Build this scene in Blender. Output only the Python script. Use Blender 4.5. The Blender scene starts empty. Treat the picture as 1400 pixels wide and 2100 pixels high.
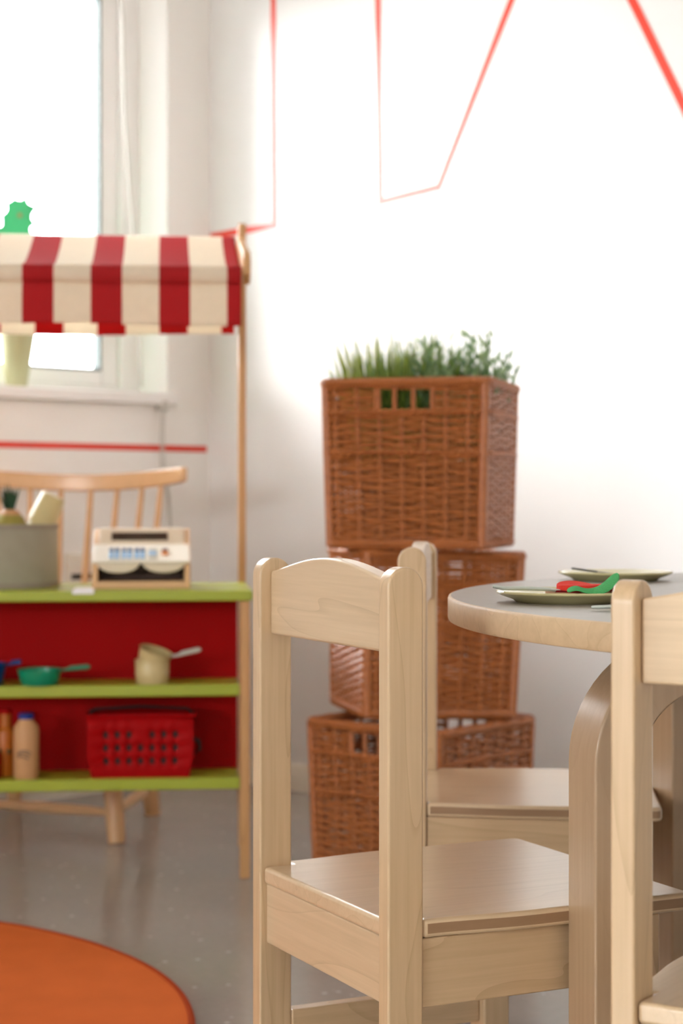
import bpy, bmesh, math, random
from mathutils import Vector, Matrix
random.seed(7)
PI = math.pi
sc = bpy.context.scene
col = sc.collection

# ------------------------------------------------------------------ helpers
def lin(c):
    return tuple((v/255/12.92 if v/255 <= .04045 else ((v/255+.055)/1.055)**2.4) for v in c) + (1.0,)

def newmat(name, rough=.5, spec=.5):
    m = bpy.data.materials.new(name); m.use_nodes = True
    nt = m.node_tree; b = nt.nodes['Principled BSDF']
    b.inputs['Roughness'].default_value = rough
    b.inputs['Specular IOR Level'].default_value = spec
    return m, nt, b

def plain(name, rgb, rough=.5, spec=.5, var=.06, scale=30, bump=0, coat=0, trans=0, sheen=0, bscale=None):
    """colour with a little procedural noise variation"""
    m, nt, b = newmat(name, rough, spec)
    N, L = nt.nodes, nt.links
    tc = N.new('ShaderNodeTexCoord'); no = N.new('ShaderNodeTexNoise')
    no.inputs['Scale'].default_value = scale; no.inputs['Detail'].default_value = 4
    L.new(tc.outputs['Object'], no.inputs['Vector'])
    mx = N.new('ShaderNodeMix'); mx.data_type = 'RGBA'
    c = lin(rgb)
    mx.inputs['A'].default_value = tuple(v*(1-var) for v in c[:3])+(1,)
    mx.inputs['B'].default_value = tuple(min(1, v*(1+var)) for v in c[:3])+(1,)
    L.new(no.outputs['Fac'], mx.inputs['Factor'])
    L.new(mx.outputs['Result'], b.inputs['Base Color'])
    if bump:
        n2 = N.new('ShaderNodeTexNoise'); n2.inputs['Scale'].default_value = bscale or scale*6
        L.new(tc.outputs['Object'], n2.inputs['Vector'])
        bp = N.new('ShaderNodeBump'); bp.inputs['Strength'].default_value = bump; bp.inputs['Distance'].default_value = .002
        L.new(n2.outputs['Fac'], bp.inputs['Height']); L.new(bp.outputs['Normal'], b.inputs['Normal'])
    b.inputs['Coat Weight'].default_value = coat; b.inputs['Coat Roughness'].default_value = .15
    if sheen: b.inputs['Sheen Weight'].default_value = sheen
    if trans:
        out = N['Material Output']; tr = N.new('ShaderNodeBsdfTranslucent'); ms = N.new('ShaderNodeMixShader')
        ms.inputs['Fac'].default_value = trans
        L.new(mx.outputs['Result'], tr.inputs['Color'])
        L.new(b.outputs['BSDF'], ms.inputs[1]); L.new(tr.outputs['BSDF'], ms.inputs[2]); L.new(ms.outputs['Shader'], out.inputs['Surface'])
    return m

def wood(name, rgb, axis='z', dark=.70, rough=.34, coat=.45, fine=1.0, figure=.75):
    m, nt, b = newmat(name, rough, .5)
    N, L = nt.nodes, nt.links
    tc = N.new('ShaderNodeTexCoord'); oi = N.new('ShaderNodeObjectInfo')
    add = N.new('ShaderNodeVectorMath'); add.operation = 'ADD'
    sx = N.new('ShaderNodeVectorMath'); sx.operation = 'SCALE'; sx.inputs['Scale'].default_value = 3.7
    cmb = N.new('ShaderNodeCombineXYZ')
    for k in range(3): L.new(oi.outputs['Random'], cmb.inputs[k])
    L.new(cmb.outputs[0], sx.inputs[0])
    L.new(tc.outputs['Object'], add.inputs[0]); L.new(sx.outputs[0], add.inputs[1])
    def mapped(s_along, s_cross):
        mp = N.new('ShaderNodeMapping')
        s = {'x': (s_along, s_cross, s_cross), 'y': (s_cross, s_along, s_cross), 'z': (s_cross, s_cross, s_along)}[axis]
        mp.inputs['Scale'].default_value = s
        L.new(add.outputs[0], mp.inputs['Vector']); return mp
    # cathedral growth figure
    m1 = mapped(1.3, 9)
    n1 = N.new('ShaderNodeTexNoise'); n1.inputs['Scale'].default_value = 1; n1.inputs['Detail'].default_value = 2; n1.inputs['Distortion'].default_value = .3
    L.new(m1.outputs[0], n1.inputs['Vector'])
    mul = N.new('ShaderNodeMath'); mul.operation = 'MULTIPLY'; mul.inputs[1].default_value = 9
    L.new(n1.outputs['Fac'], mul.inputs[0])
    fr = N.new('ShaderNodeMath'); fr.operation = 'FRACT'; L.new(mul.outputs[0], fr.inputs[0])
    r1 = N.new('ShaderNodeValToRGB'); e = r1.color_ramp.elements
    e[0].position = 0; e[0].color = (0, 0, 0, 1); e[1].position = .10; e[1].color = (.75, .75, .75, 1)
    e2 = r1.color_ramp.elements.new(1.0); e2.color = (1, 1, 1, 1)
    L.new(fr.outputs[0], r1.inputs['Fac'])
    # fine fibre
    m2 = mapped(6*fine, 170*fine)
    n2 = N.new('ShaderNodeTexNoise'); n2.inputs['Scale'].default_value = 1; n2.inputs['Detail'].default_value = 5
    L.new(m2.outputs[0], n2.inputs['Vector'])
    # broad tone
    m3 = mapped(1.0, 5)
    n3 = N.new('ShaderNodeTexNoise'); n3.inputs['Scale'].default_value = 1; n3.inputs['Detail'].default_value = 2
    L.new(m3.outputs[0], n3.inputs['Vector'])
    c = lin(rgb); d = (c[0]*dark, c[1]*dark*.95, c[2]*dark*.86, 1)
    a = N.new('ShaderNodeMath'); a.operation = 'MULTIPLY'; a.inputs[1].default_value = .62*figure; L.new(r1.outputs['Color'], a.inputs[0])
    b2 = N.new('ShaderNodeMath'); b2.operation = 'MULTIPLY_ADD'; b2.inputs[1].default_value = 1.0; L.new(n2.outputs['Fac'], b2.inputs[0]); L.new(a.outputs[0], b2.inputs[2])
    b3 = N.new('ShaderNodeMath'); b3.operation = 'MULTIPLY_ADD'; b3.inputs[1].default_value = .5; b3.use_clamp = True
    b4 = N.new('ShaderNodeMath'); b4.operation = 'SUBTRACT'; b4.inputs[1].default_value = .36; L.new(b2.outputs[0], b4.inputs[0])
    L.new(n3.outputs['Fac'], b3.inputs[0]); L.new(b4.outputs[0], b3.inputs[2])
    mx = N.new('ShaderNodeMix'); mx.data_type = 'RGBA'; mx.inputs['A'].default_value = d; mx.inputs['B'].default_value = c
    L.new(b3.outputs[0], mx.inputs['Factor']); L.new(mx.outputs['Result'], b.inputs['Base Color'])
    bp = N.new('ShaderNodeBump'); bp.inputs['Strength'].default_value = .05; bp.inputs['Distance'].default_value = .001
    L.new(n2.outputs['Fac'], bp.inputs['Height']); L.new(bp.outputs['Normal'], b.inputs['Normal'])
    b.inputs['Coat Weight'].default_value = coat; b.inputs['Coat Roughness'].default_value = .22
    return m

def bx(bm, x0, x1, y0, y1, z0, z1, mi=0, M=None):
    vs = [bm.verts.new((x, y, z)) for z in (z0, z1) for y in (y0, y1) for x in (x0, x1)]
    if M is not None:
        for v in vs: v.co = M @ v.co
    for f in ((0, 2, 3, 1), (4, 5, 7, 6), (0, 1, 5, 4), (2, 6, 7, 3), (0, 4, 6, 2), (1, 3, 7, 5)):
        bm.faces.new([vs[i] for i in f]).material_index = mi
    return bm

def box(*a, **k): return bx(bmesh.new(), *a, **k)

def prism(bm, poly, lo, hi, axis='z', mi=0):
    """poly of 2-D points extruded along axis: x -> (y,z) points, y -> (x,z), z -> (x,y)"""
    def P(p, h): return {'x': (h, p[0], p[1]), 'y': (p[0], h, p[1]), 'z': (p[0], p[1], h)}[axis]
    A = [bm.verts.new(P(p, lo)) for p in poly]; B = [bm.verts.new(P(p, hi)) for p in poly]
    n = len(poly)
    bm.faces.new(A[::-1]).material_index = mi; bm.faces.new(B).material_index = mi
    for i in range(n): bm.faces.new((A[i], A[(i+1) % n], B[(i+1) % n], B[i])).material_index = mi
    bmesh.ops.recalc_face_normals(bm, faces=bm.faces)
    return bm

def tube(bm, pts, r, n=8, closed=False, sq=1.0, mi=0, up=None):
    pts = [Vector(p) for p in pts]; m = len(pts)
    rings = []
    for i, p in enumerate(pts):
        a = pts[(i-1) % m] if (closed or i > 0) else p
        b = pts[(i+1) % m] if (closed or i < m-1) else p
        t = (b-a).normalized()
        u = Vector(up) if up else (Vector((0, 0, 1)) if abs(t.z) < .9 else Vector((1, 0, 0)))
        s = t.cross(u).normalized(); w = s.cross(t).normalized()
        rr = r[i] if isinstance(r, (list, tuple)) else r
        rings.append([bm.verts.new(p + s*math.cos(2*PI*k/n)*rr + w*math.sin(2*PI*k/n)*rr*sq) for k in range(n)])
    for i in range(m if closed else m-1):
        A, B = rings[i], rings[(i+1) % m]
        for k in range(n): bm.faces.new((A[k], A[(k+1) % n], B[(k+1) % n], B[k])).material_index = mi
    if not closed:
        bm.faces.new(rings[0][::-1]).material_index = mi; bm.faces.new(rings[-1]).material_index = mi
    return bm

def lathe(bm, prof, n=40, mi=0, c=(0, 0, 0)):
    rings = []
    for r, z in prof:
        if r < 1e-6: rings.append([bm.verts.new((c[0], c[1], c[2]+z))])
        else: rings.append([bm.verts.new((c[0]+r*math.cos(2*PI*k/n), c[1]+r*math.sin(2*PI*k/n), c[2]+z)) for k in range(n)])
    for A, B in zip(rings, rings[1:]):
        for k in range(n):
            k2 = (k+1) % n
            if len(A) == 1 and len(B) == 1: continue
            if len(A) == 1: f = (A[0], B[k2], B[k])
            elif len(B) == 1: f = (A[k], A[k2], B[0])
            else: f = (A[k], A[k2], B[k2], B[k])
            bm.faces.new(f).material_index = mi
    return bm

def obj(name, bm, mat, parent=None, loc=None, rz=0, bevel=0, seg=2, angle=40, M=None):
    bmesh.ops.recalc_face_normals(bm, faces=bm.faces)
    if M is not None: bm.transform(M)
    me = bpy.data.meshes.new(name); bm.to_mesh(me); bm.free()
    for m in (mat if isinstance(mat, (list, tuple)) else [mat]): me.materials.append(m)
    me.polygons.foreach_set('use_smooth', [True]*len(me.polygons))
    me.set_sharp_from_angle(angle=math.radians(angle))
    o = bpy.data.objects.new(name, me); col.objects.link(o)
    if parent: o.parent = parent
    if loc is not None: o.location = loc
    if rz: o.rotation_euler = (0, 0, rz)
    if bevel:
        bv = o.modifiers.new('bevel', 'BEVEL'); bv.width = bevel; bv.segments = seg; bv.limit_method = 'ANGLE'; bv.angle_limit = math.radians(35)
        bv.harden_normals = True
    return o

def tag(o, label, cat, group=None, kind=None):
    if label: o['label'] = label
    if cat: o['category'] = cat
    if group: o['group'] = group
    if kind: o['kind'] = kind
    return o

def thing(name, label, cat, loc=(0, 0, 0), rz=0, group=None, rot=None):
    o = bpy.data.objects.new(name, None); col.objects.link(o)
    o.empty_display_size = .05
    o.location = loc; o.rotation_euler = rot if rot else (0, 0, rz)
    return tag(o, label, cat, group)

def dup(root, loc, rot, label, group=None):
    r = root.copy(); col.objects.link(r); r.location = loc; r.rotation_euler = rot
    r['label'] = label
    if group: r['group'] = group
    for ch in list(root.children):
        c = ch.copy(); col.objects.link(c); c.parent = r
        for g in ch.children:
            d = g.copy(); col.objects.link(d); d.parent = c
    return r

def struct(name, bm, mat, parent=None, **k):
    o = obj(name, bm, mat, parent, **k); o['kind'] = 'structure'; return o

# ------------------------------------------------------------------ camera numbers (measured from the photograph)
H, F, HOR = .77, 3862.0, 1016.0
def X(u, y): return (u-700)/F*y                 # sideways position of a measured column at distance y
def Z(v, y): return H-(v-HOR)*y/F               # height of a measured row at distance y

cam = bpy.data.cameras.new('camera'); co = bpy.data.objects.new('camera', cam); col.objects.link(co)
co.location = (0, 0, H); co.rotation_euler = (PI/2, 0, 0)
cam.sensor_fit = 'VERTICAL'; cam.sensor_height = 36; cam.lens = F/2100*36
cam.shift_y = -(1050-HOR)/2100
cam.clip_start = .05
cam.dof.use_dof = True; cam.dof.focus_distance = 1.86; cam.dof.aperture_fstop = 6.3
sc.camera = co

# ------------------------------------------------------------------ materials
M = {}
M['maple_z'] = wood('maple, upright grain', (209, 179, 141), 'z')
M['maple_x'] = wood('maple, sideways grain', (214, 187, 152), 'x')
M['maple_y'] = wood('maple, lengthways grain', (209, 179, 141), 'y')
M['seat'] = wood('maple seat boards', (214, 187, 152), 'y', dark=.8, rough=.28, coat=.6)
M['seat_side_shade'] = wood('maple end grain', (158, 124, 92), 'y', dark=.7, rough=.5, coat=.1, fine=.7)  # shade on the seat's sides, put into a darker maple colour
M['ply'] = wood('bent laminated birch', (188, 158, 126), 'z', dark=.72, rough=.33, coat=.3, fine=.8, figure=.2)
M['edge'] = wood('maple table edge', (206, 178, 142), 'x', dark=.75, rough=.48, coat=.1, fine=.7)
M['beech'] = wood('warm beech', (222, 176, 124), 'z', rough=.4)
M['beech_x'] = wood('warm beech sideways', (222, 178, 128), 'x', rough=.4)
M['stallwood'] = wood('honey wood', (205, 156, 100), 'z', rough=.45)
M['cushion_black'] = plain('dark brown', (62, 40, 26), .6)
M['green'] = plain('lime green paint', (158, 170, 48), .38, .5, .04, 14, coat=.2)
M['redpanel'] = plain('deep red paint', (160, 0, 2), .6, .1, .04, 8)
M['cream_cloth'] = plain('cream awning cloth', (248, 239, 222), .85, .2, .04, 60, bump=.15, bscale=900, trans=.48)
M['red_cloth'] = plain('red awning cloth', (200, 48, 52), .85, .2, .05, 60, bump=.15, bscale=900, trans=.48)
M['cream'] = plain('cream plastic', (200, 183, 132), .35, .5, .03)
M['white_plastic'] = plain('white plastic', (236, 230, 216), .28, .5, .02)
M['bank'] = plain('ivory plastic', (222, 208, 184), .35)
M['felt_grey'] = plain('grey felt', (158, 152, 134), .95, .1, .08, 40, bump=.3, bscale=500, sheen=.2)
M['felt_hem'] = plain('grey felt hem', (150, 140, 126), .95, .1, .08, 60, bump=.3, bscale=500)
M['teal'] = plain('sea green plastic', (6, 140, 102), .3, .5, .03)
M['teal_dull'] = plain('muted sea green plastic', (62, 140, 108), .35, .5, .03)
M['blue'] = plain('dark blue plastic', (10, 62, 128), .3, .5, .03)
M['bluecap'] = plain('blue cap', (22, 52, 138), .35)
M['greyh'] = plain('pale grey plastic', (190, 190, 180), .35)
M['milk'] = plain('beige wood bottle', (198, 152, 106), .5, .4, .03)
M['orange'] = plain('amber bottle', (178, 96, 18), .4)
M['redplastic'] = plain('red plastic', (158, 0, 4), .55, .1, .05, 20)
M['leafdark'] = plain('dark green leaf', (34, 70, 42), .5)
M['olive'] = plain('olive fruit skin', (150, 140, 66), .6, .4, .25, 40, bump=.4, bscale=120)
M['dark'] = plain('dark display', (52, 44, 36), .25)
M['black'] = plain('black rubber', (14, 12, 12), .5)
M['key_blue'] = plain('light blue key', (150, 190, 224), .4)
M['key_navy'] = plain('navy key', (40, 66, 110), .4)
M['key_orange'] = plain('orange key', (222, 140, 70), .4)
M['key_brown'] = plain('brown key', (90, 50, 46), .4)
M['paper'] = plain('white paper', (240, 242, 244), .6, .3, .01)
M['plate'] = plain('olive cream stoneware', (204, 196, 148), .25, .5, .05, 60, coat=.4)
M['cutlery'] = plain('pale grey green plastic', (196, 204, 196), .35)
M['felt_red'] = plain('red felt', (226, 62, 50), .9, .2, .12, 90, bump=.4, bscale=700)
M['felt_brown'] = plain('beige felt', (176, 140, 110), .95, .1, .1, 90, bump=.4, bscale=700)
M['felt_maroon'] = plain('maroon felt', (120, 24, 26), .95, .1, .1, 90, bump=.4, bscale=700)
M['felt_green'] = plain('green felt', (84, 168, 104), .95, .1, .1, 120, bump=.4, bscale=700)
M['dark_metal'] = plain('dark grey plastic', (70, 72, 70), .35)
M['tape'] = plain('red orange wall tape', (222, 62, 40), .3, .6, .02)
M['white_paint'] = plain('white window paint', (240, 238, 236), .4, .5, .01)
M['gasket'] = plain('dark glazing gasket', (70, 88, 86), .5)
M['cactus'] = plain('green cactus', (86, 190, 140), .5, .4, .05, trans=.35)
M['potgreen'] = plain('sage green pot', (188, 190, 148), .5, .4, .03)
M['rug'] = None
M['cord'] = plain('grey blind cord', (196, 194, 186), .6)
M['white_rail'] = plain('cream baseboard', (232, 226, 210), .45, .4, .01)
M['pot_black'] = plain('black plastic pot', (20, 20, 20), .5)

def wall_mat(name, rgb, tex, rough=.62, spec=.35):
    m, nt, b = newmat(name, rough, spec)
    N, L = nt.nodes, nt.links
    tc = N.new('ShaderNodeTexCoord'); mp = N.new('ShaderNodeMapping'); mp.inputs['Scale'].default_value = (18, 18, 420)
    no = N.new('ShaderNodeTexNoise'); no.inputs['Scale'].default_value = 1; no.inputs['Detail'].default_value = 3
    L.new(tc.outputs['Object'], mp.inputs['Vector']); L.new(mp.outputs[0], no.inputs['Vector'])
    bp = N.new('ShaderNodeBump'); bp.inputs['Strength'].default_value = tex; bp.inputs['Distance'].default_value = .002
    L.new(no.outputs['Fac'], bp.inputs['Height']); L.new(bp.outputs['Normal'], b.inputs['Normal'])
    c = lin(rgb)
    mx = N.new('ShaderNodeMix'); mx.data_type = 'RGBA'; mx.inputs['A'].default_value = tuple(v*.985 for v in c[:3])+(1,); mx.inputs['B'].default_value = c
    L.new(no.outputs['Fac'], mx.inputs['Factor']); L.new(mx.outputs['Result'], b.inputs['Base Color'])
    return m
M['wall'] = wall_mat('ribbed white wall covering', (228, 227, 225), .2, .33, .55)
M['wallp'] = wall_mat('white wall paint', (243, 241, 237), .08)

M['wall_far'] = wall_mat('sand painted wall', (176, 162, 146), .08)
M['ceil'] = wall_mat('grey acoustic ceiling', (232, 229, 224), .2)

def floor_mat():
    m, nt, b = newmat('grey speckled linoleum', .3, .5)
    N, L = nt.nodes, nt.links
    tc = N.new('ShaderNodeTexCoord')
    def noise(s, d=3):
        n = N.new('ShaderNodeTexNoise'); n.inputs['Scale'].default_value = s; n.inputs['Detail'].default_value = d
        L.new(tc.outputs['Object'], n.inputs['Vector']); return n
    n1 = noise(5, 4); n2 = noise(60, 4)
    mx = N.new('ShaderNodeMix'); mx.data_type = 'RGBA'
    mx.inputs['A'].default_value = lin((150, 144, 139)); mx.inputs['B'].default_value = lin((172, 166, 160))
    ad = N.new('ShaderNodeMath'); ad.operation = 'MULTIPLY_ADD'; ad.inputs[1].default_value = .5
    hf = N.new('ShaderNodeMath'); hf.operation = 'MULTIPLY'; hf.inputs[1].default_value = .5
    L.new(n2.outputs['Fac'], hf.inputs[0]); L.new(n1.outputs['Fac'], ad.inputs[0]); L.new(hf.outputs[0], ad.inputs[2])
    L.new(ad.outputs[0], mx.inputs['Factor'])
    vo = N.new('ShaderNodeTexVoronoi'); vo.inputs['Scale'].default_value = 42; L.new(tc.outputs['Object'], vo.inputs['Vector'])
    sub = N.new('ShaderNodeMath'); sub.operation = 'SUBTRACT'
    sc2 = N.new('ShaderNodeMath'); sc2.operation = 'MULTIPLY'; sc2.inputs[1].default_value = .24
    sepc = N.new('ShaderNodeSeparateColor'); L.new(vo.outputs['Color'], sepc.inputs[0])
    pw = N.new('ShaderNodeMath'); pw.operation = 'GREATER_THAN'; pw.inputs[1].default_value = .80
    L.new(sepc.outputs[0], pw.inputs[0]); L.new(pw.outputs[0], sc2.inputs[0])
    L.new(sc2.outputs[0], sub.inputs[0]); L.new(vo.outputs['Distance'], sub.inputs[1])
    gt = N.new('ShaderNodeMapRange'); gt.inputs['From Min'].default_value = .0; gt.inputs['From Max'].default_value = .12
    L.new(sub.outputs[0], gt.inputs['Value'])
    m2 = N.new('ShaderNodeMix'); m2.data_type = 'RGBA'; m2.inputs['B'].default_value = lin((200, 196, 190))
    L.new(gt.outputs[0], m2.inputs['Factor']); L.new(mx.outputs['Result'], m2.inputs['A'])
    L.new(m2.outputs['Result'], b.inputs['Base Color'])
    rr = N.new('ShaderNodeMapRange'); rr.inputs['To Min'].default_value = .13; rr.inputs['To Max'].default_value = .2
    L.new(n1.outputs['Fac'], rr.inputs['Value']); L.new(rr.outputs[0], b.inputs['Roughness'])
    return m
M['floor'] = floor_mat()
M['laminate'] = plain('grey table laminate', (146, 139, 130), .34, .5, .12, 60)
M['rug'] = plain('orange rug pile', (214, 108, 52), .95, .1, .10, 14, bump=.8, bscale=420)
M['rugedge'] = plain('rust rug edge binding', (160, 62, 26), .95, .1, .1, 60, bump=.6, bscale=300)

def wicker(name, rgb):
    m, nt, b = newmat(name, .42, .5)
    N, L = nt.nodes, nt.links
    tc = N.new('ShaderNodeTexCoord'); mp = N.new('ShaderNodeMapping'); mp.inputs['Scale'].default_value = (14, 14, 130)
    L.new(tc.outputs['Object'], mp.inputs['Vector'])
    no = N.new('ShaderNodeTexNoise'); no.inputs['Scale'].default_value = 1; no.inputs['Detail'].default_value = 3; L.new(mp.outputs[0], no.inputs['Vector'])
    rp = N.new('ShaderNodeValToRGB'); e = rp.color_ramp.elements
    c = lin(rgb)
    e[0].position = .25; e[0].color = (c[0]*.8, c[1]*.76, c[2]*.72, 1); e[1].position = .8; e[1].color = (min(1, c[0]*1.14), c[1]*1.12, c[2]*1.1, 1)
    L.new(no.outputs['Fac'], rp.inputs['Fac']); L.new(rp.outputs['Color'], b.inputs['Base Color'])
    b.inputs['Coat Weight'].default_value = .15; b.inputs['Coat Roughness'].default_value = .3
    return m
M['wicker'] = wicker('brown willow', (176, 106, 56))
M['wicker_rim'] = wicker('brown willow rim', (174, 104, 54))

def glass():
    m, nt, b = newmat('window glass'); N, L = nt.nodes, nt.links
    tr = N.new('ShaderNodeBsdfTransparent'); gl = N.new('ShaderNodeBsdfGlossy'); gl.inputs['Roughness'].default_value = .02
    ms = N.new('ShaderNodeMixShader'); fz = N.new('ShaderNodeFresnel'); fz.inputs['IOR'].default_value = 1.45
    tr.inputs['Color'].default_value = (.98, .98, .98, 1)
    L.new(fz.outputs[0], ms.inputs['Fac']); L.new(tr.outputs[0], ms.inputs[1]); L.new(gl.outputs[0], ms.inputs[2])
    L.new(ms.outputs[0], N['Material Output'].inputs['Surface']); return m
M['glass'] = glass()

def leafmat(name, lo, hi):
    m, nt, b = newmat(name, .45, .5); N, L = nt.nodes, nt.links
    tc = N.new('ShaderNodeTexCoord'); no = N.new('ShaderNodeTexNoise'); no.inputs['Scale'].default_value = 55
    L.new(tc.outputs['Object'], no.inputs['Vector'])
    mx = N.new('ShaderNodeMix'); mx.data_type = 'RGBA'; mx.inputs['A'].default_value = lin(lo); mx.inputs['B'].default_value = lin(hi)
    rr = N.new('ShaderNodeMapRange'); rr.inputs['From Min'].default_value = .3; rr.inputs['From Max'].default_value = .7
    L.new(no.outputs['Fac'], rr.inputs['Value']); L.new(rr.outputs[0], mx.inputs['Factor'])
    L.new(mx.outputs['Result'], b.inputs['Base Color'])
    tl = N.new('ShaderNodeBsdfTranslucent'); L.new(mx.outputs['Result'], tl.inputs['Color'])
    ms = N.new('ShaderNodeMixShader'); ms.inputs['Fac'].default_value = .3
    L.new(b.outputs[0], ms.inputs[1]); L.new(tl.outputs[0], ms.inputs[2]); L.new(ms.outputs[0], N['Material Output'].inputs['Surface'])
    return m
M['grass'] = leafmat('yellow green grass', (74, 104, 30), (190, 198, 92))
M['grass2'] = leafmat('mid green grass', (56, 94, 32), (146, 170, 74))
M['leaf'] = leafmat('soft green leaflets', (70, 112, 66), (160, 184, 130))

# ------------------------------------------------------------------ the room
C = Vector((-.361, 5.163, 0)); RL = math.radians(225); RR = math.radians(-45)
LA, LB, CEIL = 8.6, 5.3, 2.7
Aw = Vector((math.cos(RL), math.sin(RL), 0)); Bw = Vector((math.cos(RR), math.sin(RR), 0))
OPEN = [(.15, 1.45), (4.5, 6.1), (6.5, 8.2)]; ADDED_OPEN = [(1.5, 4.1)]; ZS, ZT = 1.03, 2.235; TH = .205  # all openings but the first are out of view, added to sidelight the chairs

bm = bmesh.new()
bx(bm, -TH, LA, -TH, 0, 0, ZS); bx(bm, -TH, LA, -TH, 0, ZT, CEIL)
edges = [-TH]+[e for o in OPEN for e in o]+[LA]
for a, b in zip(edges[0::2], edges[1::2]): bx(bm, a, b, -TH, 0, ZS, ZT)
struct('wall_left', bm, M['wallp'], loc=C, rz=RL)
struct('wall_right', box(0, LB+.2, 0, .2, 0, CEIL), M['wall'], loc=C, rz=RR)
CB = C+Aw*LA
bm = bmesh.new()
bx(bm, -.2, LB+.2, -TH, 0, 0, ZS); bx(bm, -.2, LB+.2, -TH, 0, ZT, CEIL)
edges = [-.2]+[e for o in ADDED_OPEN for e in o]+[LB+.2]
for a, b in zip(edges[0::2], edges[1::2]): bx(bm, a, b, -TH, 0, ZS, ZT)
struct('wall_back', bm, M['wallp'], loc=CB, rz=RR)
struct('wall_front', box(-TH, LA+.2, LB, LB+.2, 0, CEIL), M['wallp'], loc=C, rz=RL)
struct('floor', box(-TH, LA+.2, -TH, LB+.2, -.1, 0), M['floor'], loc=C, rz=RL)
struct('ceiling', box(-TH, LA+.2, -TH, LB+.2, CEIL, CEIL+.1), M['ceil'], loc=C, rz=RL)
def skirt(n):
    return prism(bmesh.new(), [(0, 0), (.014, 0), (.014, .062), (.009, .07), (0, .07)], 0, n, 'x')
struct('baseboard_left', skirt(LA), M['white_rail'], loc=C, rz=RL)
bm = prism(bmesh.new(), [(0, 0), (0, .07), (-.009, .07), (-.014, .062), (-.014, 0)], .014, LB, 'x')
struct('baseboard_right', bm, M['white_rail'], loc=C, rz=RR)

def ring(bm, x0, x1, z0, z1, w, y0, y1, wb=None):
    wb = wb or w
    bx(bm, x0, x0+w, y0, y1, z0, z1); bx(bm, x1-w, x1, y0, y1, z0, z1)
    bx(bm, x0+w, x1-w, y0, y1, z0, z0+wb); bx(bm, x0+w, x1-w, y0, y1, z1-w, z1)
for i, (a, b, C_, rz_, A_, B_) in enumerate([o+(C, RL, Aw, Bw) for o in OPEN]+[o+(CB, RR, Bw, -Aw) for o in ADDED_OPEN]):
    w = bpy.data.objects.new('window_%d' % (i+1), None); col.objects.link(w); w.location = C_; w.rotation_euler = (0, 0, rz_); w['kind'] = 'structure'  # only the first window is real; later ones are invented as light sources
    bm = bmesh.new(); ring(bm, a, b, ZS, ZT, .062, -.20, -.12, .035); obj('frame', bm, M['white_paint'], w, bevel=.004)
    bm = bmesh.new(); ring(bm, a+.062, b-.062, ZS+.035, ZT-.062, .055, -.19, -.135, .04); obj('sash', bm, M['white_paint'], w, bevel=.006)
    bm = bmesh.new(); ring(bm, a+.117, b-.117, ZS+.075, ZT-.117, .006, -.168, -.136); obj('gasket', bm, M['gasket'], w)
    obj('pane', box(a+.117, b-.117, -.166, -.160, ZS+.075, ZT-.117), M['glass'], w)
    s = struct('trim_%d' % (i+1), box(a+.004, b-.004, -.12, .0, ZS, ZS+.012), M['white_paint'], loc=C_, rz=rz_)
    bm = box(a-.02, b+.02, 0, .028, ZS-.018, ZS+.012)
    obj('sill_nosing', bm, M['white_paint'], s, bevel=.004)
    # daylight portal in the opening (only guides sky sampling)
    L = bpy.data.lights.new('daylight', 'AREA'); L.shape = 'RECTANGLE'; L.size = b-a; L.size_y = ZT-ZS; L.cycles.is_portal = True
    lo = bpy.data.objects.new('daylight', L); col.objects.link(lo)
    lo.location = C_ + A_*((a+b)/2) - B_*.22 + Vector((0, 0, (ZS+ZT)/2))
    lo.rotation_euler = B_.to_track_quat('-Z', 'Z').to_euler()

# sky
SUN, SKY, EXPO = 10.0, 7.6, 1.75
wd = bpy.data.worlds.new('sky'); sc.world = wd; wd.use_nodes = True
N, L = wd.node_tree.nodes, wd.node_tree.links
bg = N['Background']; tc = N.new('ShaderNodeTexCoord'); sp = N.new('ShaderNodeSeparateXYZ'); rp = N.new('ShaderNodeValToRGB')
mr = N.new('ShaderNodeMapRange'); mr.inputs['From Min'].default_value = -1; mr.inputs['From Max'].default_value = 1
L.new(tc.outputs['Generated'], sp.inputs[0]); L.new(sp.outputs['Z'], mr.inputs['Value']); L.new(mr.outputs[0], rp.inputs['Fac'])
e = rp.color_ramp.elements
e[0].position = .40; e[0].color = (.58, .56, .53, 1); e[1].position = .52; e[1].color = (.95, .98, 1, 1)
x = rp.color_ramp.elements.new(1.0); x.color = (.86, .94, 1, 1)
L.new(rp.outputs['Color'], bg.inputs['Color']); bg.inputs['Strength'].default_value = SKY

sun = bpy.data.lights.new('hazy_sun', 'SUN'); sun.energy = SUN; sun.angle = math.radians(70); sun.color = (1, .985, .96)
so_ = bpy.data.objects.new('hazy_sun', sun); col.objects.link(so_)
el = math.radians(36); hd = (Bw*.57-Aw*.82).normalized()
so_.rotation_euler = (hd*math.cos(el)-Vector((0, 0, math.sin(el)))).to_track_quat('-Z', 'Z').to_euler()
so_.location = (-3, 6, 3)

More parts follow.
